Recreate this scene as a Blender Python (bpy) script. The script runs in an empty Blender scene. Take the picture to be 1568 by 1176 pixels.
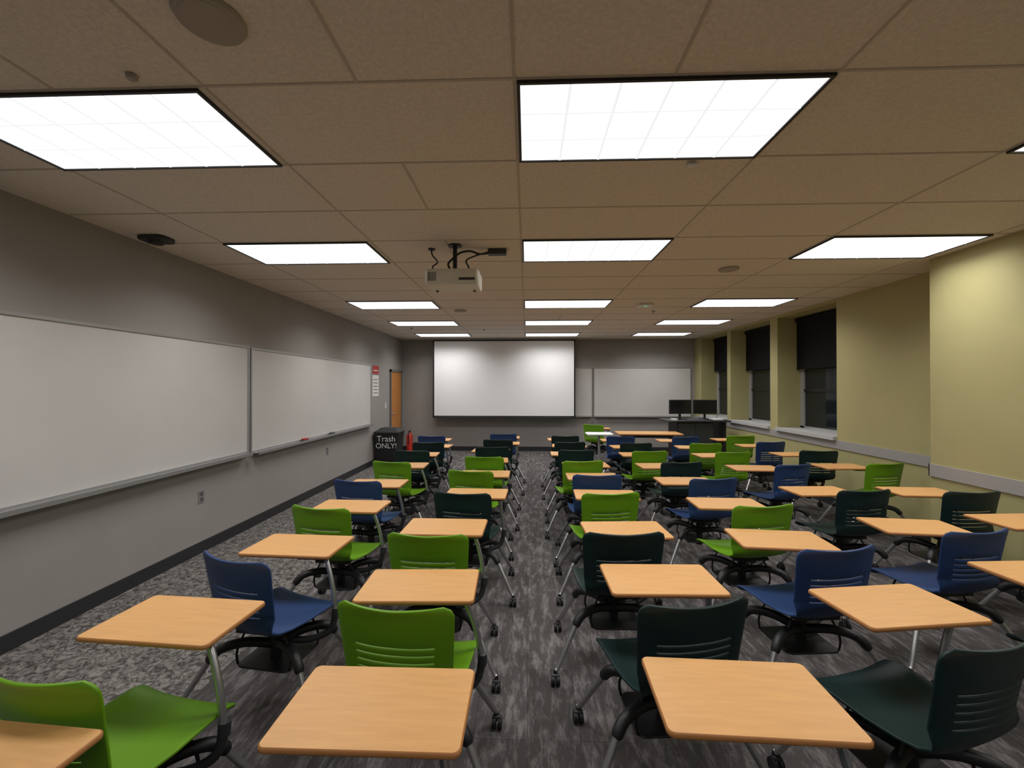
import bpy, math, random
from mathutils import Vector, Matrix
random.seed(4)
sc = bpy.context.scene
try:
    sc.view_settings.view_transform = 'Standard'
    sc.view_settings.look = 'None'
    sc.view_settings.exposure = 0.0
except Exception as e:
    print(e)

CEIL = 2.83
EYE = 1.63
FY = 10.95
BY = -1.6
LX = -3.2
RX = 4.2
RN = 3.8

# ------------------------------------------------------------------ materials
def mat(name, col, rough=0.6, metal=0.0, noise=None, bump=None, spec=0.5, emis=None, coat=0.0):
    """noise=(scale, amount, (sx,sy,sz))  bump=(scale,strength)"""
    m = bpy.data.materials.new(name); m.use_nodes = True
    nt = m.node_tree; b = nt.nodes['Principled BSDF']
    b.inputs['Base Color'].default_value = (*col, 1)
    b.inputs['Roughness'].default_value = rough
    b.inputs['Metallic'].default_value = metal
    b.inputs['Specular IOR Level'].default_value = spec
    b.inputs['Coat Weight'].default_value = coat
    if emis:
        b.inputs['Emission Color'].default_value = (*emis[0], 1)
        b.inputs['Emission Strength'].default_value = emis[1]
    tc = nt.nodes.new('ShaderNodeTexCoord')
    if noise:
        mp = nt.nodes.new('ShaderNodeMapping'); mp.inputs['Scale'].default_value = noise[2] if len(noise) > 2 else (1, 1, 1)
        n = nt.nodes.new('ShaderNodeTexNoise'); n.inputs['Scale'].default_value = noise[0]; n.inputs['Detail'].default_value = 4
        r = nt.nodes.new('ShaderNodeValToRGB')
        a = noise[1]
        r.color_ramp.elements[0].position = 0.3; r.color_ramp.elements[1].position = 0.7
        r.color_ramp.elements[0].color = (*[c * (1 - a) for c in col], 1)
        r.color_ramp.elements[1].color = (*[min(1, c * (1 + a)) for c in col], 1)
        nt.links.new(tc.outputs['Object'], mp.inputs['Vector'])
        nt.links.new(mp.outputs['Vector'], n.inputs['Vector'])
        nt.links.new(n.outputs['Fac'], r.inputs['Fac'])
        nt.links.new(r.outputs['Color'], b.inputs['Base Color'])
    if bump:
        n2 = nt.nodes.new('ShaderNodeTexNoise'); n2.inputs['Scale'].default_value = bump[0]; n2.inputs['Detail'].default_value = 3
        bp = nt.nodes.new('ShaderNodeBump'); bp.inputs['Strength'].default_value = bump[1]; bp.inputs['Distance'].default_value = 0.01
        nt.links.new(tc.outputs['Object'], n2.inputs['Vector'])
        nt.links.new(n2.outputs['Fac'], bp.inputs['Height'])
        nt.links.new(bp.outputs['Normal'], b.inputs['Normal'])
    return m

M = {}
M['ceil'] = mat('ceiling_tile', (0.76, 0.69, 0.61), 0.95, noise=(60, 0.08, (1, 1, 1)), bump=(90, 0.35), spec=0.1)
M['seam'] = mat('ceiling_seam', (0.52, 0.46, 0.40), 0.8)
M['wall'] = mat('grey_paint', (0.325, 0.307, 0.29), 0.7, noise=(3, 0.03), bump=(150, 0.05), spec=0.25)
M['wallback'] = mat('grey_paint_back', (0.40, 0.38, 0.35), 0.7)
M['yellow'] = mat('olive_paint', (0.43, 0.39, 0.19), 0.65, noise=(3, 0.03), bump=(150, 0.05), spec=0.25)
M['rail'] = mat('grey_rail', (0.36, 0.345, 0.335), 0.6)
M['base'] = mat('baseboard_vinyl', (0.025, 0.025, 0.028), 0.5)
M['board'] = mat('whiteboard_enamel', (0.60, 0.585, 0.57), 0.35, noise=(2, 0.03), spec=0.4)
M['alu'] = mat('brushed_aluminium', (0.42, 0.42, 0.42), 0.4, metal=0.6)
M['silver'] = mat('silver_leg', (0.46, 0.46, 0.47), 0.3, metal=0.85)
M['black'] = mat('black_plastic', (0.010, 0.010, 0.012), 0.5)
M['dark'] = mat('dark_grey_plastic', (0.030, 0.032, 0.035), 0.45)
M['blind'] = mat('black_blind', (0.008, 0.008, 0.008), 0.8, spec=0.2)
M['screen'] = mat('projection_fabric', (0.86, 0.86, 0.87), 0.9, spec=0.1)
M['green'] = mat('green_shell', (0.125, 0.295, 0.006), 0.42, spec=0.4)
M['blue'] = mat('blue_shell', (0.021, 0.050, 0.15), 0.45, spec=0.35)
M['teal'] = mat('dark_teal_shell', (0.006, 0.021, 0.021), 0.45, spec=0.35)
M['wood'] = mat('maple_laminate', (0.62, 0.335, 0.125), 0.42, noise=(6, 0.06, (1.2, 9, 4)), spec=0.4)
M['woodedge'] = mat('maple_edge', (0.46, 0.20, 0.065), 0.45)
M['door'] = mat('door_wood', (0.55, 0.22, 0.05), 0.45, noise=(5, 0.15, (8, 8, 1)))
M['doorframe'] = mat('door_frame_paint', (0.16, 0.155, 0.15), 0.5)
M['white'] = mat('white_plastic', (0.72, 0.70, 0.66), 0.45)
M['projw'] = mat('projector_case', (0.72, 0.69, 0.62), 0.45)
M['grille'] = mat('speaker_grille', (0.40, 0.355, 0.31), 0.8, bump=(300, 0.4))
M['lens'] = mat('glass_lens', (0.02, 0.02, 0.03), 0.05)
M['red'] = mat('red_paint', (0.5, 0.03, 0.02), 0.4)
M['paper'] = mat('paper', (0.75, 0.75, 0.74), 0.8)
M['ink'] = mat('ink', (0.08, 0.08, 0.09), 0.8)
M['winframe'] = mat('window_frame_paint', (0.36, 0.37, 0.36), 0.45)
M['glass'] = mat('night_glass', (0.012, 0.016, 0.02), 0.08, spec=0.6)
M['sill'] = mat('sill_laminate', (0.50, 0.50, 0.50), 0.5)
M['light'] = mat('diffuser', (0.8, 0.8, 0.8), 0.6, emis=((1.0, 0.99, 0.98), 1.2))
M['lightbar'] = mat('diffuser_rib', (0.5, 0.5, 0.52), 0.6, emis=((0.94, 0.97, 1.0), 0.84))
M['led'] = mat('green_led', (0.1, 0.5, 0.3), 0.4, emis=((0.1, 0.9, 0.5), 0.6))
M['monitor'] = mat('monitor_glass', (0.006, 0.006, 0.007), 0.15)

def floor_material():
    m = bpy.data.materials.new('carpet_plank'); m.use_nodes = True
    nt = m.node_tree; b = nt.nodes['Principled BSDF']; L = nt.links
    b.inputs['Roughness'].default_value = 0.85; b.inputs['Specular IOR Level'].default_value = 0.2
    tc = nt.nodes.new('ShaderNodeTexCoord')
    # streaky distressed layer
    mp = nt.nodes.new('ShaderNodeMapping'); mp.inputs['Scale'].default_value = (18, 4.5, 1)
    n = nt.nodes.new('ShaderNodeTexNoise'); n.inputs['Scale'].default_value = 1.0; n.inputs['Detail'].default_value = 8; n.inputs['Roughness'].default_value = 0.75
    n.inputs['Distortion'].default_value = 0.2
    r = nt.nodes.new('ShaderNodeValToRGB')
    r.color_ramp.elements[0].position = 0.48; r.color_ramp.elements[0].color = (0.070, 0.065, 0.064, 1)
    r.color_ramp.elements[1].position = 0.62; r.color_ramp.elements[1].color = (0.19, 0.182, 0.182, 1)
    L.new(tc.outputs['Object'], mp.inputs['Vector']); L.new(mp.outputs['Vector'], n.inputs['Vector']); L.new(n.outputs['Fac'], r.inputs['Fac'])
    # plank tone
    br = nt.nodes.new('ShaderNodeTexBrick')
    mp2 = nt.nodes.new('ShaderNodeMapping'); mp2.inputs['Rotation'].default_value = (0, 0, math.radians(90))
    br.inputs['Scale'].default_value = 1.0; br.inputs['Brick Width'].default_value = 1.0; br.inputs['Row Height'].default_value = 0.25
    br.inputs['Mortar Size'].default_value = 0.002
    br.inputs['Color1'].default_value = (0.78, 0.76, 0.75, 1); br.inputs['Color2'].default_value = (1.2, 1.16, 1.16, 1); br.inputs['Mortar'].default_value = (0.6, 0.6, 0.6, 1)
    L.new(tc.outputs['Object'], mp2.inputs['Vector']); L.new(mp2.outputs['Vector'], br.inputs['Vector'])
    mx = nt.nodes.new('ShaderNodeMix'); mx.data_type = 'RGBA'; mx.blend_type = 'MULTIPLY'; mx.inputs['Factor'].default_value = 1
    L.new(r.outputs['Color'], mx.inputs['A']); L.new(br.outputs['Color'], mx.inputs['B'])
    # pebble carpet beside left wall
    mp3 = nt.nodes.new('ShaderNodeMapping'); mp3.inputs['Scale'].default_value = (1.0, 1.0, 1)
    n3 = nt.nodes.new('ShaderNodeTexNoise'); n3.inputs['Scale'].default_value = 26; n3.inputs['Detail'].default_value = 3; n3.inputs['Roughness'].default_value = 0.7
    n3.inputs['Distortion'].default_value = 1.0
    L.new(tc.outputs['Object'], mp3.inputs['Vector']); L.new(mp3.outputs['Vector'], n3.inputs['Vector'])
    r3 = nt.nodes.new('ShaderNodeValToRGB')
    r3.color_ramp.elements[0].position = 0.42; r3.color_ramp.elements[0].color = (0.058, 0.053, 0.049, 1)
    r3.color_ramp.elements[1].position = 0.60; r3.color_ramp.elements[1].color = (0.235, 0.22, 0.205, 1)
    L.new(n3.outputs['Fac'], r3.inputs['Fac'])
    sx = nt.nodes.new('ShaderNodeSeparateXYZ'); L.new(tc.outputs['Object'], sx.inputs['Vector'])
    lt = nt.nodes.new('ShaderNodeMath'); lt.operation = 'LESS_THAN'; lt.inputs[1].default_value = -1.75
    L.new(sx.outputs['X'], lt.inputs[0])
    mx2 = nt.nodes.new('ShaderNodeMix'); mx2.data_type = 'RGBA'
    L.new(lt.outputs[0], mx2.inputs['Factor']); L.new(mx.outputs['Result'], mx2.inputs['A']); L.new(r3.outputs['Color'], mx2.inputs['B'])
    L.new(mx2.outputs['Result'], b.inputs['Base Color'])
    bn = nt.nodes.new('ShaderNodeTexNoise'); bn.inputs['Scale'].default_value = 400
    bp = nt.nodes.new('ShaderNodeBump'); bp.inputs['Strength'].default_value = 0.4; bp.inputs['Distance'].default_value = 0.005
    L.new(tc.outputs['Object'], bn.inputs['Vector']); L.new(bn.outputs['Fac'], bp.inputs['Height']); L.new(bp.outputs['Normal'], b.inputs['Normal'])
    return m
M['floor'] = floor_material()

# ------------------------------------------------------------------ mesh builder
class MB:
    def __init__(s):
        s.v = []; s.f = []; s.mi = []; s.sm = []; s.mats = []
    def m(s, k):
        if k not in s.mats: s.mats.append(k)
        return s.mats.index(k)
    def add(s, vs, fs, k, smooth=False, mtx=None):
        o = len(s.v)
        for p in vs:
            p = Vector(p)
            s.v.append(tuple(mtx @ p) if mtx else tuple(p))
        i = s.m(k)
        for f in fs:
            s.f.append([o + a for a in f]); s.mi.append(i); s.sm.append(smooth)
    def box(s, a, b, k, mtx=None):
        x0, y0, z0 = [min(p, q) for p, q in zip(a, b)]; x1, y1, z1 = [max(p, q) for p, q in zip(a, b)]
        vs = [(x0, y0, z0), (x1, y0, z0), (x1, y1, z0), (x0, y1, z0), (x0, y0, z1), (x1, y0, z1), (x1, y1, z1), (x0, y1, z1)]
        fs = [(0, 3, 2, 1), (4, 5, 6, 7), (0, 1, 5, 4), (1, 2, 6, 5), (2, 3, 7, 6), (3, 0, 4, 7)]
        s.add(vs, fs, k, False, mtx)
    def tube(s, pts, r, k, n=10, cap=True):
        pts = [Vector(p) for p in pts]
        rs = r if isinstance(r, (list, tuple)) else [r] * len(pts)
        up = None; vs = []; fs = []
        for i, p in enumerate(pts):
            t = (pts[min(i + 1, len(pts) - 1)] - pts[max(i - 1, 0)]).normalized()
            if up is None:
                up = t.orthogonal().normalized()
            up = (up - t * up.dot(t)).normalized()
            w = t.cross(up)
            for j in range(n):
                a = 2 * math.pi * j / n
                vs.append(p + rs[i] * (math.cos(a) * up + math.sin(a) * w))
        for i in range(len(pts) - 1):
            for j in range(n):
                fs.append((i * n + j, i * n + (j + 1) % n, (i + 1) * n + (j + 1) % n, (i + 1) * n + j))
        s.add(vs, fs, k, True)
        if cap:
            s.add(vs[:n], [tuple(reversed(range(n)))], k); s.add(vs[-n:], [tuple(range(n))], k)
    def cyl(s, c, r, h, k, axis='Z', n=24, r2=None):
        c = Vector(c); d = {'X': Vector((1, 0, 0)), 'Y': Vector((0, 1, 0)), 'Z': Vector((0, 0, 1))}[axis]
        s.tube([c - d * h / 2, c + d * h / 2], [r, r if r2 is None else r2], k, n)
    def rslab(s, cx, cy, w, d, z0, z1, rad, k, kedge=None, seg=5, bev=0.004):
        """rounded rectangle slab in XY with small edge bevel"""
        def ring(off, z):
            out = []
            R = max(rad - off, 0.001)
            for qx, qy, a0 in ((1, 1, 0), (-1, 1, 90), (-1, -1, 180), (1, -1, 270)):
                for i in range(seg + 1):
                    a = math.radians(a0 + 90 * i / seg)
                    out.append((cx + qx * (w / 2 - rad) + R * math.cos(a), cy + qy * (d / 2 - rad) + R * math.sin(a), z))
            return out
        rings = [ring(bev, z0), ring(0, z0 + bev), ring(0, z1 - bev), ring(bev, z1)]
        n = len(rings[0])
        vs = [p for r in rings for p in r]
        side = [(i * n + j, i * n + (j + 1) % n, (i + 1) * n + (j + 1) % n, (i + 1) * n + j) for i in range(3) for j in range(n)]
        s.add(vs, side, kedge or k, True)
        s.add(rings[3], [tuple(range(n))], k); s.add(rings[0], [tuple(reversed(range(n)))], k)
    def mesh(s, name):
        me = bpy.data.meshes.new(name); me.from_pydata(s.v, [], s.f); me.update()
        for k in s.mats: me.materials.append(M[k])
        for p, i, sm in zip(me.polygons, s.mi, s.sm):
            p.material_index = i; p.use_smooth = sm
        return me
    def obj(s, name, parent=None, loc=(0, 0, 0), rot=0):
        return mkobj(name, s.mesh(name + '_mesh'), parent, loc, rot)

def mkobj(name, me, parent=None, loc=(0, 0, 0), rot=0):
    o = bpy.data.objects.new(name, me); sc.collection.objects.link(o)
    o.location = loc; o.rotation_euler = (0, 0, rot)
    if parent: o.parent = parent
    return o
def empty(name, loc, rot=0):
    return mkobj(name, None, None, loc, rot)

def smooth_path(pts, sub=5):
    P = [Vector(p) for p in pts]; out = []
    for i in range(len(P) - 1):
        p0 = P[max(i - 1, 0)]; p1 = P[i]; p2 = P[i + 1]; p3 = P[min(i + 2, len(P) - 1)]
        for j in range(sub):
            t = j / sub
            out.append(0.5 * ((2 * p1) + (-p0 + p2) * t + (2 * p0 - 5 * p1 + 4 * p2 - p3) * t * t + (-p0 + 3 * p1 - 3 * p2 + p3) * t ** 3))
    out.append(P[-1]); return out

# ------------------------------------------------------------------ room shell
b = MB(); b.box((LX - .15, BY - .15, -0.1), (4.75, FY + .15, 0), 'floor'); b.obj('floor')

GY = 1.67
b = MB(); b.box((LX - .15, BY - .15, CEIL), (4.75, FY + .15, CEIL + 0.1), 'ceil')
gx = [-0.05 + 1.24 * k for k in range(-2, 4)]
for x in gx: b.box((x - .006, BY, CEIL - .003), (x + .006, FY, CEIL + .01), 'seam')
y = GY - 0.61 * 5
k = -5
while y < FY:
    b.box((LX, y - .006, CEIL - .0031), (RX, y + .006, CEIL + .01), 'seam')
    if k % 2: 
        for x in gx: 
            if random.random() < .25: b.box((x + .62 - .006, y, CEIL - .003), (x + .62 + .006, y + .61, CEIL + .01), 'seam')
    y += 0.61; k += 1
b.obj('ceiling')

b = MB(); b.box((LX - .15, BY - .15, 0), (LX, FY + .15, CEIL), 'wall'); b.obj('wall_left')
b = MB(); b.box((LX, FY, 0), (4.75, FY + .15, CEIL), 'wall'); b.obj('wall_front')
b = MB(); b.box((LX, BY - .15, 0), (4.75, BY, CEIL), 'wallback'); b.obj('wall_back')

W = [(6.0, 7.38, 1.94), (7.6, 9.05, 1.98), (9.2, 10.55, 2.02)]
SILL = 0.93; WTOP = 2.78
BJ = 4.20
b = MB(); b.box((RN, BY, 0), (4.75, BJ, CEIL), 'yellow'); b.obj('wall_right_chase')
b = MB()
b.box((RX, BJ, 0), (4.75, W[0][0], CEIL), 'yellow')
b.box((RX, W[0][1], 0), (4.75, W[1][0], CEIL), 'yellow')
b.box((RX, W[1][1], 0), (4.75, W[2][0], CEIL), 'yellow')
b.box((RX, W[2][1], 0), (4.75, FY, CEIL), 'yellow')
for y0, y1, _ in W:
    b.box((RX, y0, 0), (4.75, y1, SILL), 'yellow')
    b.box((RX, y0, WTOP), (4.75, y1, CEIL), 'yellow')
b.obj('wall_right')

b = MB()
b.box((RN - .012, BY, .79), (RN, BJ + .01, .905), 'rail'); b.box((RN - .012, BJ, .79), (RX, BJ + .012, .905), 'rail')
b.box((RX - .012, BJ, .79), (RX, FY, .905), 'rail'); b.obj('trim_right')
b = MB(); b.box((LX, BY, 0), (LX + .012, 9.88, .11), 'base'); b.obj('baseboard_left')
b = MB(); b.box((LX, FY - .012, 0), (RX, FY, .11), 'base'); b.obj('baseboard_front')
b = MB(); b.box((RN - .012, BY, 0), (RN, BJ + .01, .11), 'base'); b.box((RN - .012, BJ, 0), (RX, BJ + .012, .11), 'base')
b.box((RX - .012, BJ, 0), (RX, FY, .11), 'base'); b.obj('baseboard_right')

for i, (y0, y1, zb) in enumerate(W):
    e = empty('window_%d' % (i + 1), (4.6, (y0 + y1) / 2, SILL))
    h = WTOP - SILL; w = (y1 - y0) / 2 - .002
    b = MB(); t = .05
    b.box((-.03, -w, 0), (.03, w, t), 'winframe'); b.box((-.03, -w, h - t), (.03, w, h), 'winframe')
    b.box((-.03, -w, 0), (.03, -w + t, h), 'winframe'); b.box((-.03, w - .09, 0), (.03, w, h), 'winframe')
    b.box((-.028, -w, .62), (.028, w, .66), 'black')
    b.obj('frame', e)
    b = MB(); b.box((-.004, -w + t, t), (.004, w - t, h - t), 'glass'); b.obj('pane', e)
    b = MB(); b.box((-.40, -w, 0.0), (-.03, w, .02), 'sill'); b.box((-.45, -w, -.03), (-.40, w, .02), 'sill'); b.obj('sill', e)
    # blind
    b = MB(); yc = (y0 + y1) / 2
    b.box((4.505, y0 + .02, zb), (4.512, y1 - .02, WTOP - .06), 'blind')
    b.cyl((4.51, yc, WTOP - .05), .035, y1 - y0 - .03, 'blind', 'Y')
    b.box((4.497, y0 + .02, zb - .025), (4.52, y1 - .02, zb), 'blind')
    b.obj('roller_blind')

# door on the left wall
e = empty('door_1', (LX, 10.38, 0))
b = MB()
b.box((0, -.45, 0), (.035, -.39, 2.03), 'doorframe'); b.box((0, .39, 0), (.035, .45, 2.03), 'doorframe'); b.box((0, -.45, 1.98), (.035, .45, 2.04), 'doorframe')
b.obj('frame', e)
b = MB(); b.box((0.0, -.39, .01), (.018, .39, 1.98), 'door'); b.obj('leaf', e)
b = MB(); b.tube([(.018, -.32, 1.0), (.06, -.32, 1.0), (.065, -.22, 1.0)], .009, 'alu'); b.cyl((.02, -.32, 1.0), .028, .008, 'alu', 'X'); b.obj('handle', e)

# ------------------------------------------------------------------ whiteboards
def whiteboard_left(y0, y1, z0, z1):
    b = MB(); X = LX + .0005
    b.box((X + .002, y0, z0), (X + .02, y1, z1), 'board')
    t = .022
    b.box((X, y0, z0 - t), (X + .03, y1, z0), 'alu'); b.box((X, y0, z1), (X + .03, y1, z1 + t), 'alu')
    b.box((X, y0 - t, z0 - t), (X + .03, y0, z1 + t), 'alu'); b.box((X, y1, z0 - t), (X + .03, y1 + t, z1 + t), 'alu')
    b.box((X, y0 + .02, z0 - t - .006), (X + .095, y1 - .02, z0 - t), 'alu'); b.box((X + .09, y0 + .02, z0 - t - .02), (X + .1, y1 - .02, z0 - t + .012), 'alu')
    b.obj('whiteboard')
whiteboard_left(0.95, 4.80, .895, 2.07)
whiteboard_left(4.87, 8.66, .885, 2.06)
def whiteboard_front(x0, x1, z0, z1, tray=True):
    b = MB(); Y = FY - .0005; t = .022
    b.box((x0, Y - .02, z0), (x1, Y - .002, z1), 'board')
    b.box((x0 - t, Y - .03, z0 - t), (x1 + t, Y, z0), 'alu'); b.box((x0 - t, Y - .03, z1), (x1 + t, Y, z1 + t), 'alu')
    b.box((x0 - t, Y - .03, z0), (x0, Y, z1), 'alu'); b.box((x1, Y - .03, z0), (x1 + t, Y, z1), 'alu')
    if tray: b.box((x0, Y - .10, z0 - t - .008), (x1, Y, z0 - t), 'alu')
    b.obj('dry_erase_board')
whiteboard_front(-2.3, 1.63, .90, 2.09)
whiteboard_front(1.69, 4.08, .90, 2.09)

# eraser & markers on tray
b = MB(); b.box((-.02, -.06, 0), (.02, .06, .018), 'ink'); b.box((-.022, -.062, .018), (.022, .062, .034), 'red'); b.obj('whiteboard_eraser', None, (LX + .06, 6.0, .865))
b = MB(); b.box((-.02, -.06, 0), (.02, .06, .03), 'ink'); b.obj('whiteboard_eraser', None, (LX + .06, 6.85, .865))

# ------------------------------------------------------------------ projection screen
e = empty('projection_screen', (-.575, 10.62, 0))
w = 1.76; zb = .87
b = MB(); b.box((-w, -.003, zb + .04), (w, .003, CEIL - .06), 'screen'); b.obj('fabric', e)
b = MB()
b.box((-w, -.005, zb), (-w + .035, .005, CEIL - .05), 'black'); b.box((w - .035, -.005, zb), (w, .005, CEIL - .05), 'black')
b.box((-w, -.005, zb), (w, .005, zb + .04), 'black'); b.box((-w, -.005, CEIL - .075), (w, .005, CEIL - .04), 'black')
b.tube([(-w, 0, zb), (w, 0, zb)], .014, 'black'); b.obj('border', e)
b = MB(); b.box((-w - .06, -.06, CEIL - .04), (w + .06, .08, CEIL - .001), 'wall'); b.obj('housing', e)

# ------------------------------------------------------------------ lights
mb = MB()
w, d = 1.22, 0.60
hw, hd = w / 2, d / 2
z0 = -.012
f = .013
mb.box((-hw, -hd, z0), (hw, -hd + f, 0), 'black'); mb.box((-hw, hd - f, z0), (hw, hd, 0), 'black')
mb.box((-hw, -hd + f, z0), (-hw + f, hd - f, 0), 'black'); mb.box((hw - f, -hd + f, z0), (hw, hd - f, 0), 'black')
mb.box((-hw + f, -hd + f, -.006), (hw - f, hd - f, -.001), 'light')
for i in range(1, 6):
    x = -hw + f + (w - 2 * f) * i / 6
    mb.box((x - .006, -hd + f, -.009), (x + .006, hd - f, -.006), 'lightbar')
for i in (1, 2):
    y = -hd + d * i / 3
    mb.box((-hw + f, y - .004, -.009), (hw - f, y + .004, -.006), 'lightbar')
lm = mb.mesh('troffer')
for y in (-2.44 + GY, GY, GY + 1.83, GY + 4.27, GY + 6.10, GY + 7.93):
    for x in (-2.55, -0.05, 2.43):
        e = empty('ceiling_light', (x + .62, y + .305, CEIL - .0035))
        mkobj('troffer_body', lm, e)
        ld = bpy.data.lights.new('troffer_lamp', 'AREA'); ld.shape = 'RECTANGLE'; ld.size = w - .04; ld.size_y = d - .04
        ld.energy = 17.5 if y > 0 else 11.0; ld.color = (1.0, 0.985, 0.97); ld.spread = math.radians(142)
        mkobj('troffer_lamp', ld, e, (0, 0, -.013))

# ------------------------------------------------------------------ ceiling fittings
def disc(name, x, y, r, k, h=.012):
    b = MB(); b.tube([(0, 0, 0), (0, 0, -h)], [r, r * .94], k, 32); b.tube([(0, 0, -h), (0, 0, -h - .002)], [r * .82, r * .8], k, 32)
    return b.obj(name, None, (x, y, CEIL - .0035))
disc('ceiling_speaker', -1.03, 1.36, .105, 'grille')
disc('ceiling_speaker', 2.05, 4.45, .10, 'grille')
disc('ceiling_speaker', -1.05, 6.75, .10, 'grille')
disc('smoke_detector', -1.52, 1.60, .02, 'grille', .012)
b = MB(); b.rslab(0, 0, .22, .17, -.028, 0, .05, 'dark'); b.tube([(0, 0, -.028), (0, 0, -.05)], [.06, .045], 'black', 20); b.obj('ceiling_sensor', None, (-2.98, 3.36, CEIL - .003))
b = MB(); b.rslab(0, 0, .22, .22, -.03, 0, .05, 'white'); b.rslab(0, -.05, .05, .03, -.033, -.03, .01, 'led', bev=.001); b.obj('wireless_access_point', None, (1.72, 6.35, CEIL - .003))
b = MB(); b.rslab(0, 0, .05, .035, -.02, 0, .008, 'white'); b.obj('occupancy_sensor', None, (.88, 2.33, CEIL - .0035))
for x, y in ((-2.35, 8.7), (2.0, 6.9), (-.9, 9.0)):
    b = MB(); b.cyl((0, 0, -.005), .03, .01, 'alu'); b.tube([(0, 0, -.01), (0, 0, -.035)], [.01, .006], 'alu', 10); b.cyl((0, 0, -.037), .015, .003, 'alu'); b.obj('sprinkler_head', None, (x, y, CEIL - .0035))

# projector
e = empty('ceiling_projector', (-.61, 3.60, CEIL))
b = MB(); b.rslab(0, 0, .44, .30, -.375, -.245, .035, 'projw', seg=6, bev=.012)
b.box((-.17, -.152, -.35), (.03, -.148, -.275), 'white')
for i in range(6): b.box((-.19 + i * .012, -.1535, -.345), (-.185 + i * .012, -.150, -.275), 'dark')
b.box((.06, -.1535, -.34), (.19, -.149, -.32), 'dark')
for sx in (-.16, .16): b.cyl((sx, .08, -.38), .012, .012, 'dark')
b.tube([(.10, .13, -.31), (.10, .18, -.31)], [.05, .045], 'dark', 20); b.cyl((.10, .182, -.31), .036, .005, 'lens', 'Y', 20)
b.obj('case', e)
b = MB(); b.cyl((0, .03, -.12), .018, .24, 'black'); b.cyl((0, .03, -.008), .055, .012, 'black')
b.box((-.07, -.03, -.24), (.07, .09, -.215), 'black')
for sx in (-1, 1):
    b.tube([(0, .03, -.225), (sx * .12, -.04, -.235), (sx * .13, -.04, -.245)], .008, 'black')
    b.tube([(0, .03, -.225), (sx * .1, .10, -.235), (sx * .11, .10, -.245)], .008, 'black')
b.obj('mount', e)
b = MB()
b.rslab(.35, .15, .16, .07, -.05, -.003, .01, 'dark')
b.tube(smooth_path([(.30, .15, -.03), (.2, .12, -.05), (.12, .1, -.03), (.04, .05, -.06), (-.02, .02, -.12), (-.05, -.02, -.18), (-.02, .03, -.23)]), .009, 'black')
b.tube(smooth_path([(.28, .13, -.03), (.18, .06, -.08), (.1, .0, -.14), (.12, .02, -.20), (.1, .05, -.245)]), .007, 'black')
b.tube(smooth_path([(-.22, .12, -.003), (-.21, .10, -.06), (-.16, .08, -.13), (-.2, .06, -.18), (-.13, .08, -.245)]), .006, 'black')
b.cyl((-.22, .12, -.006), .03, .01, 'black')
b.obj('cables', e)

# ------------------------------------------------------------------ left wall items
def outlet(y, z):
    b = MB(); b.box((0, -.037, -.06), (.006, .037, .06), 'alu')
    for s in (-.026, .026): b.box((.006, -.017, s - .017), (.008, .017, s + .017), 'ink')
    b.obj('wall_outlet', None, (LX, y, z))
outlet(4.13, .55); outlet(6.8, .60)
b = MB(); b.box((0, -.037, -.06), (.006, .037, .06), 'white'); b.box((.006, -.012, -.025), (.009, .012, .025), 'paper'); b.obj('light_switch', None, (LX, 9.65, 1.2))
b = MB(); b.box((0, -.18, 0), (.004, .18, .44), 'paper'); b.box((0, -.18, .47), (.006, .18, .64), 'red'); b.box((.006, -.14, .53), (.0065, .14, .55), 'paper')
for i in range(5): b.box((.004, -.13, .06 + i * .07), (.005, .13, .075 + i * .07), 'ink')
b.obj('wall_notice', None, (LX, 9.0, 1.43))
b = MB(); b.tube([(0, 0, 0), (0, 0, .40), (0, 0, .46), (0, 0, .48)], [.075, .075, .04, .025], 'red', 20)
b.tube(smooth_path([(0, 0, .49), (0, -.06, .50), (0, -.10, .4), (0, -.09, .2)]), .01, 'black'); b.box((-.015, -.05, .48), (.015, .03, .53), 'black'); b.obj('fire_extinguisher', None, (-2.95, 10.75, 0))

# trash bin
e = empty('trash_bin', (-2.90, 9.0, 0))
b = MB()
vs = [(-.20, -.18, 0), (.20, -.18, 0), (.20, .18, 0), (-.20, .18, 0), (-.25, -.22, .68), (.25, -.22, .68), (.25, .22, .68), (-.25, .22, .68)]
b.add(vs, [(0, 3, 2, 1), (0, 1, 5, 4), (1, 2, 6, 5), (2, 3, 7, 6), (3, 0, 4, 7)], 'black')
b.rslab(0, 0, .53, .47, .66, .70, .03, 'dark')
b.add([(-.24, -.21, .70), (.24, -.21, .70), (.24, .21, .70), (-.24, .21, .70), (-.15, -.1, .77), (.15, -.1, .77), (.15, .1, .77), (-.15, .1, .77)],
      [(4, 5, 6, 7), (0, 1, 5, 4), (1, 2, 6, 5), (2, 3, 7, 6), (3, 0, 4, 7)], 'dark')
b.obj('body', e)
for txt, z, sz in (('Trash', .50, .17), ('ONLY!', .36, .15)):
    cu = bpy.data.curves.new('label', 'FONT'); cu.body = txt; cu.size = sz; cu.align_x = 'CENTER'; cu.extrude = .001
    cu.materials.append(M['paper'])
    o = bpy.data.objects.new('label_text', cu); sc.collection.objects.link(o); o.parent = e
    o.location = (0, -.18 - .04 * z / .68 - .006, z); o.rotation_euler = (math.radians(90) - math.atan(.04 / .68) * -1, 0, 0)

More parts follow.
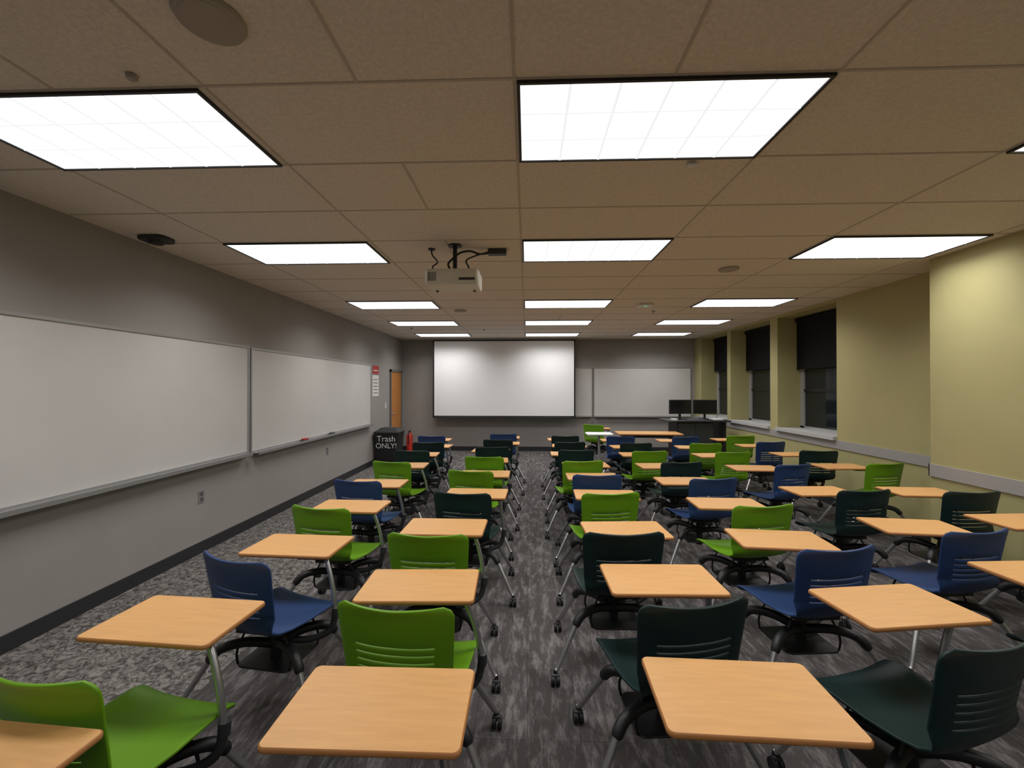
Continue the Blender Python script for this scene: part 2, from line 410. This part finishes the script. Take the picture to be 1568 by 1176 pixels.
# ------------------------------------------------------------------ tablet arm chair parts
def shell_mesh(color):
    prof = [(.235, .405), (.232, .425), (.215, .442), (.18, .452), (.10, .450), (.0, .445), (-.09, .446), (-.15, .455), (-.19, .475), (-.212, .505), (-.222, .535)]
    # back rows with slots
    zs = []
    z = .555
    slots = []
    for i in range(5):
        zs += [z, z + .007]; slots.append(len(zs) - 2); z += .030
    zs += [.715, .745, .775, .80, .822, .836]
    nb = len(prof)
    for z in zs:
        t = (z - .535) / .30
        prof.append((-.222 - .045 * t - (.012 * max(0, (t - .8) / .2) ** 2), z))
    slotrows = [nb + s_ for s_ in slots]
    n = len(prof); NU = 20
    vs = []; fs = []
    arc = [0]
    for i in range(1, n): arc.append(arc[-1] + math.dist(prof[i], prof[i - 1]))
    L = arc[-1]
    for i, (py, pz) in enumerate(prof):
        s_ = arc[i]
        # half width
        if pz < .5 and i < 9: hw = .222 - .02 * max(0, (s_ - .25)) / .2
        else:
            t = (pz - .48) / .35; hw = .205 + .024 * t
        # rounded ends
        for dist, R in ((s_, .06), (L - s_, .05)):
            if dist < R: hw -= R * .8 * (1 - math.sqrt(max(0, 1 - (1 - dist / R) ** 2)))
        isback = min(1, max(0, (pz - .47) / .08))
        for j in range(NU + 1):
            u = -1 + 2 * j / NU
            x = u * hw
            up = (1 - isback) * (.014 * abs(u) ** 3) - (0.006 * (1 - u * u) * (1 - isback))
            fw = isback * (.045 * abs(u) ** 2.2)
            vs.append((x, py + fw, pz + up + isback * (-.006 * (1 - abs(u)) if pz > .8 else 0)))
    for i in range(n - 1):
        for j in range(NU):
            if i in slotrows and 3 <= j < NU - 3: continue
            a = i * (NU + 1) + j
            fs.append((a, a + 1, a + NU + 2, a + NU + 1))
    b = MB(); b.add(vs, fs, color, True)
    me = b.mesh('shell_' + color)
    # bake solidify
    o = bpy.data.objects.new('tmp', me); sc.collection.objects.link(o)
    md = o.modifiers.new('s', 'SOLIDIFY'); md.thickness = .011; md.offset = 0
    md2 = o.modifiers.new('b', 'BEVEL'); md2.width = .003; md2.segments = 2; md2.limit_method = 'ANGLE'; md2.angle_limit = math.radians(50)
    dg = bpy.context.evaluated_depsgraph_get()
    me2 = bpy.data.meshes.new_from_object(o.evaluated_get(dg)); me2.name = 'seat_shell_' + color
    for p in me2.polygons: p.use_smooth = True
    bpy.data.objects.remove(o)
    return me2
SHELL = {c: shell_mesh(c) for c in ('green', 'blue', 'teal')}

AX, AY = .262, .12
def base_mesh():
    b = MB()
    b.tube([(0, 0, .18), (0, 0, .40)], .028, 'black', 14)
    b.tube([(0, 0, .385), (0, 0, .43)], [.05, .13], 'black', 20)
    b.box((-.12, -.13, .415), (.12, .15, .432), 'black')
    # book rack hung under the seat (rectangular wire tray)
    b.rslab(0, .02, .30, .26, .225, .235, .04, 'black', seg=5)
    for sx in (-1, 1):
        b.tube(smooth_path([(sx * .145, -.09, .232), (sx * .15, -.09, .30), (sx * .10, -.08, .42)], 4), .006, 'black', 6)
        b.tube(smooth_path([(sx * .145, .13, .232), (sx * .15, .13, .30), (sx * .10, .12, .42)], 4), .006, 'black', 6)
    legs = [(-.37, -.23), (.37, -.23), (-.31, .29), (.31, .29)]
    for lx, ly in legs:
        d = Vector((lx, ly, 0)); 
        up = smooth_path([(0, 0, .30), tuple(d * .30 + Vector((0, 0, .335))), tuple(d * .56 + Vector((0, 0, .325))), tuple(d * .68 + Vector((0, 0, .275)))], 4)
        b.tube(up, [.024] * (len(up) - 1) + [.018], 'black', 8)
        dn = smooth_path([tuple(d * .64 + Vector((0, 0, .30))), tuple(d * .82 + Vector((0, 0, .18))), tuple(d * .96 + Vector((0, 0, .085))), tuple(d + Vector((0, 0, .07)))], 4)
        b.tube(dn, [.0155 - .004 * i / len(dn) for i in range(len(dn))], 'silver', 10)
        # caster
        b.tube([(lx, ly, .075), (lx, ly, .045)], .010, 'black', 8)
        for sgn in (-1, 1): b.cyl((lx + sgn * .014, ly - .01, .027), .027, .018, 'black', 'X', 16)
        b.tube([(lx - .02, ly - .01, .048), (lx + .02, ly - .01, .048)], .014, 'black', 8)
    # tablet arm root
    arm = smooth_path([(.03, .04, .30), (.14, .08, .29), (.235, AY - .01, .33), (AX, AY, .42)], 4)
    b.tube(arm, .017, 'dark', 10)
    return b.mesh('chair_base')
BASE = base_mesh()

def tablet_mesh(w=.52, d=.325):
    b = MB()
    b.rslab(0, 0, w, d, .706, .724, .022, 'wood', 'woodedge', bev=.004)
    b.box((w / 2 - .19, -d / 2 + .03, .692), (w / 2 - .03, .02, .706), 'dark')
    return b.mesh('tablet')
TABLET = tablet_mesh()

def desk(x, y, color, rot=0, tab=None, trot=0, brot=None):
    """x,y seat centre; tab = world centre of writing tablet"""
    e = empty('tablet_arm_chair', (x, y, 0))
    br = math.radians(rot * .4 if brot is None else brot)
    mkobj('base', BASE, e, (0, 0, 0), br)
    mkobj('seat_shell', SHELL[color], e, (0, 0, 0), math.radians(rot))
    if tab is None: tab = (x + random.uniform(-.04, .05), y + random.uniform(.17, .22))
    tx, ty = tab[0] - x, tab[1] - y
    mkobj('tablet', TABLET, e, (tx, ty, 0), math.radians(trot))
    R = Matrix.Rotation(br, 3, 'Z'); T = Matrix.Rotation(math.radians(trot), 3, 'Z')
    p0 = R @ Vector((AX, AY, .41)); p1 = T @ Vector((.26 - .07, -.16 + .08, 0)) + Vector((tx, ty, .698))
    side = p0.lerp(p1, .25); side.z = .55
    b = MB(); b.tube(smooth_path([p0, side, p0.lerp(p1, .7) * 1 + Vector((0, 0, .06)), p1], 5), .013, 'silver', 10)
    b.tube([R @ Vector((AX - .001, AY, .40)), R @ Vector((AX + .002, AY, .45))], .021, 'dark', 12)
    b.obj('tablet_post', e)
    return e

G, B_, T_ = 'green', 'blue', 'teal'
desks = [
 # column A
 (-1.34, .74, B_, 0, (-1.38, .965), -4), (-1.34, 1.395, G, -11, (-1.37, 1.65), -4), (-1.30, 2.20, B_, -20, (-1.31, 2.44), -3),
 (-1.33, 3.05, G, -12, (-1.34, 3.25), -2), (-1.41, 3.86, B_, -10, (-1.41, 4.02), 0), (-1.40, 4.78, G, -12, (-1.42, 4.95), 2),
 (-1.42, 5.58, T_, -5, None, 3), (-1.45, 6.38, T_, 8, None, -3), (-1.55, 7.18, B_, 0, None, 0),
 # column B
 (-.45, .98, T_, 0, (-.425, 1.225), 0), (-.465, 1.80, G, -6, (-.49, 1.97), 2), (-.53, 2.56, G, -3, (-.53, 2.79), -1),
 (-.46, 3.47, T_, -8, (-.43, 3.67), -2), (-.50, 4.32, G, -10, (-.44, 4.50), 0), (-.47, 5.14, G, -5, None, 3),
 (-.48, 5.94, T_, 5, None, -4), (-.42, 6.72, T_, -5, None, 0), (-.42, 7.52, B_, 5, None, 0),
 # column C
 (.62, 1.04, T_, 0, (.635, 1.30), -2), (.58, 1.86, T_, 12, (.63, 2.07), 1), (.52, 2.62, T_, 3, (.62, 2.77), 3),
 (.60, 3.50, G, 8, (.66, 3.66), -2), (.63, 4.17, B_, 2, (.66, 4.40), 0), (.57, 4.90, G, 8, (.68, 5.06), 3),
 (.62, 5.70, T_, 0, None, 0), (.60, 6.48, T_, 5, None, -3), (.62, 7.26, T_, 0, None, 2),
 # column D
 (1.52, .80, B_, 0, (1.56, 1.03), 0), (1.40, 1.64, T_, 18, (1.53, 1.86), 8), (1.50, 2.43, B_, 12, (1.50, 2.63), -5),
 (1.56, 3.20, G, 10, (1.55, 3.42), -2), (1.59, 4.05, B_, 10, (1.52, 4.22), 0), (1.62, 4.86, T_, 5, (1.54, 5.02), 3),
 (1.50, 5.64, G, 6, None, 0), (1.55, 6.42, T_, 0, None, 4), (1.52, 7.22, B_, -4, None, 0),
 # column E
 (2.50, 1.92, T_, 0, (2.54, 2.18), 4), (2.46, 2.72, B_, 12, (2.52, 2.90), -6), (2.58, 3.66, T_, 8, (2.54, 3.86), 3),
 (2.68, 4.76, B_, 16, (2.54, 4.92), -3), (2.50, 5.60, G, 6, None, 5), (2.52, 6.40, G, 0, None, -4), (2.50, 7.20, B_, 8, None, 0),
 # column F
 (3.36, 2.80, B_, 0, (3.36, 3.04), 4), (3.38, 3.64, T_, 4, (3.40, 3.86), -3), (3.70, 4.86, G, 10, (3.58, 5.06), 2),
 (3.66, 5.74, T_, -5, (3.60, 5.95), 4), (3.50, 6.60, B_, 8, None, 0), (3.48, 7.38, G, 0, None, 3),
]
for dsk in desks: desk(*dsk)

# ------------------------------------------------------------------ front furniture
def leg_table(name, x, y, w, d, h, rot=0, top='wood', edge='woodedge'):
    b = MB(); b.rslab(0, 0, w, d, h - .028, h, .03, top, edge)
    for sx in (-1, 1):
        X = sx * (w / 2 - .1)
        b.tube([(X, 0, .04), (X, 0, h - .03)], .025, 'silver', 12)
        b.tube(smooth_path([(X, -d / 2 + .04, .055), (X, 0, .09), (X, d / 2 - .04, .055)]), .018, 'silver', 10)
        for sy in (-1, 1): b.cyl((X, sy * (d / 2 - .04), .027), .027, .03, 'black', 'X', 16)
    b.box((-w / 2 + .1, -.02, h - .1), (w / 2 - .1, .02, h - .03), 'dark')
    return b.obj(name, None, (x, y, 0), math.radians(rot))
leg_table('training_table', 2.34, 8.45, 1.2, .55, .74, -2)
# side chair with its tablet near the front
desk(1.50, 9.3, G, -30, None, 0)
# lectern desk with monitors
e = empty('teacher_lectern', (3.40, 8.95, 0))
b = MB()
b.rslab(0, 0, 1.25, .65, .93, .96, .03, 'dark')
b.box((-.42, -.26, .05), (.30, .26, .93), 'black'); b.box((-.40, -.275, .10), (-.06, -.26, .9), 'dark'); b.box((-.05, -.275, .10), (.28, -.26, .9), 'dark')
b.box((.50, -.25, .03), (.55, .25, .93), 'black'); b.box((.45, -.3, 0), (.6, .3, .03), 'black')
b.box((-.42, -.25, 0), (.30, .25, .05), 'black')
b.obj('cabinet', e)
for i, (mx, r) in enumerate(((-.26, 6), (.24, -8))):
    Mx = Matrix.Translation((mx, 0.02, 0)) @ Matrix.Rotation(math.radians(r), 4, 'Z')
    b = MB(); b.box((-.23, -.02, 1.07), (.23, .015, 1.36), 'black', Mx); b.box((-.215, -.0215, 1.085), (.215, -.02, 1.345), 'monitor', Mx)
    b.box((-.02, .0, .96), (.02, .03, 1.10), 'black', Mx); b.box((-.11, -.08, .96), (.11, .10, .97), 'black', Mx)
    b.obj('monitor_%d' % (i + 1), e)
b = MB(); b.box((-.5, -.24, .96), (-.4, -.1, .99), 'white'); b.rslab(.42, -.1, .2, .26, .96, .985, .01, 'paper')
b.tube(smooth_path([(.5, .1, .96), (.52, .05, 1.1), (.45, 0, 1.22)]), .006, 'alu'); b.box((-.2, -.3, .96), (.15, -.18, .975), 'ink')
b.obj('desktop_items', e)
# white stand
b = MB(); b.rslab(0, 0, .5, .4, .70, .725, .05, 'paper'); b.tube([(0, 0, .03), (0, 0, .70)], .025, 'alu', 14); b.rslab(0, 0, .4, .4, 0, .03, .15, 'alu', seg=8); b.obj('round_top_stand', None, (1.40, 8.45, 0))

# ------------------------------------------------------------------ world + camera
w = bpy.data.worlds.new('night'); sc.world = w; w.use_nodes = True
w.node_tree.nodes['Background'].inputs[0].default_value = (.01, .014, .02, 1); w.node_tree.nodes['Background'].inputs[1].default_value = .5

cam = bpy.data.cameras.new('camera'); cam.lens = 36 * 660 / 1568; cam.sensor_width = 36; cam.clip_start = .05
co = bpy.data.objects.new('camera', cam); sc.collection.objects.link(co)
co.location = (0, 0, EYE); co.rotation_euler = (math.radians(90.35), 0, math.radians(2.0))
sc.camera = co
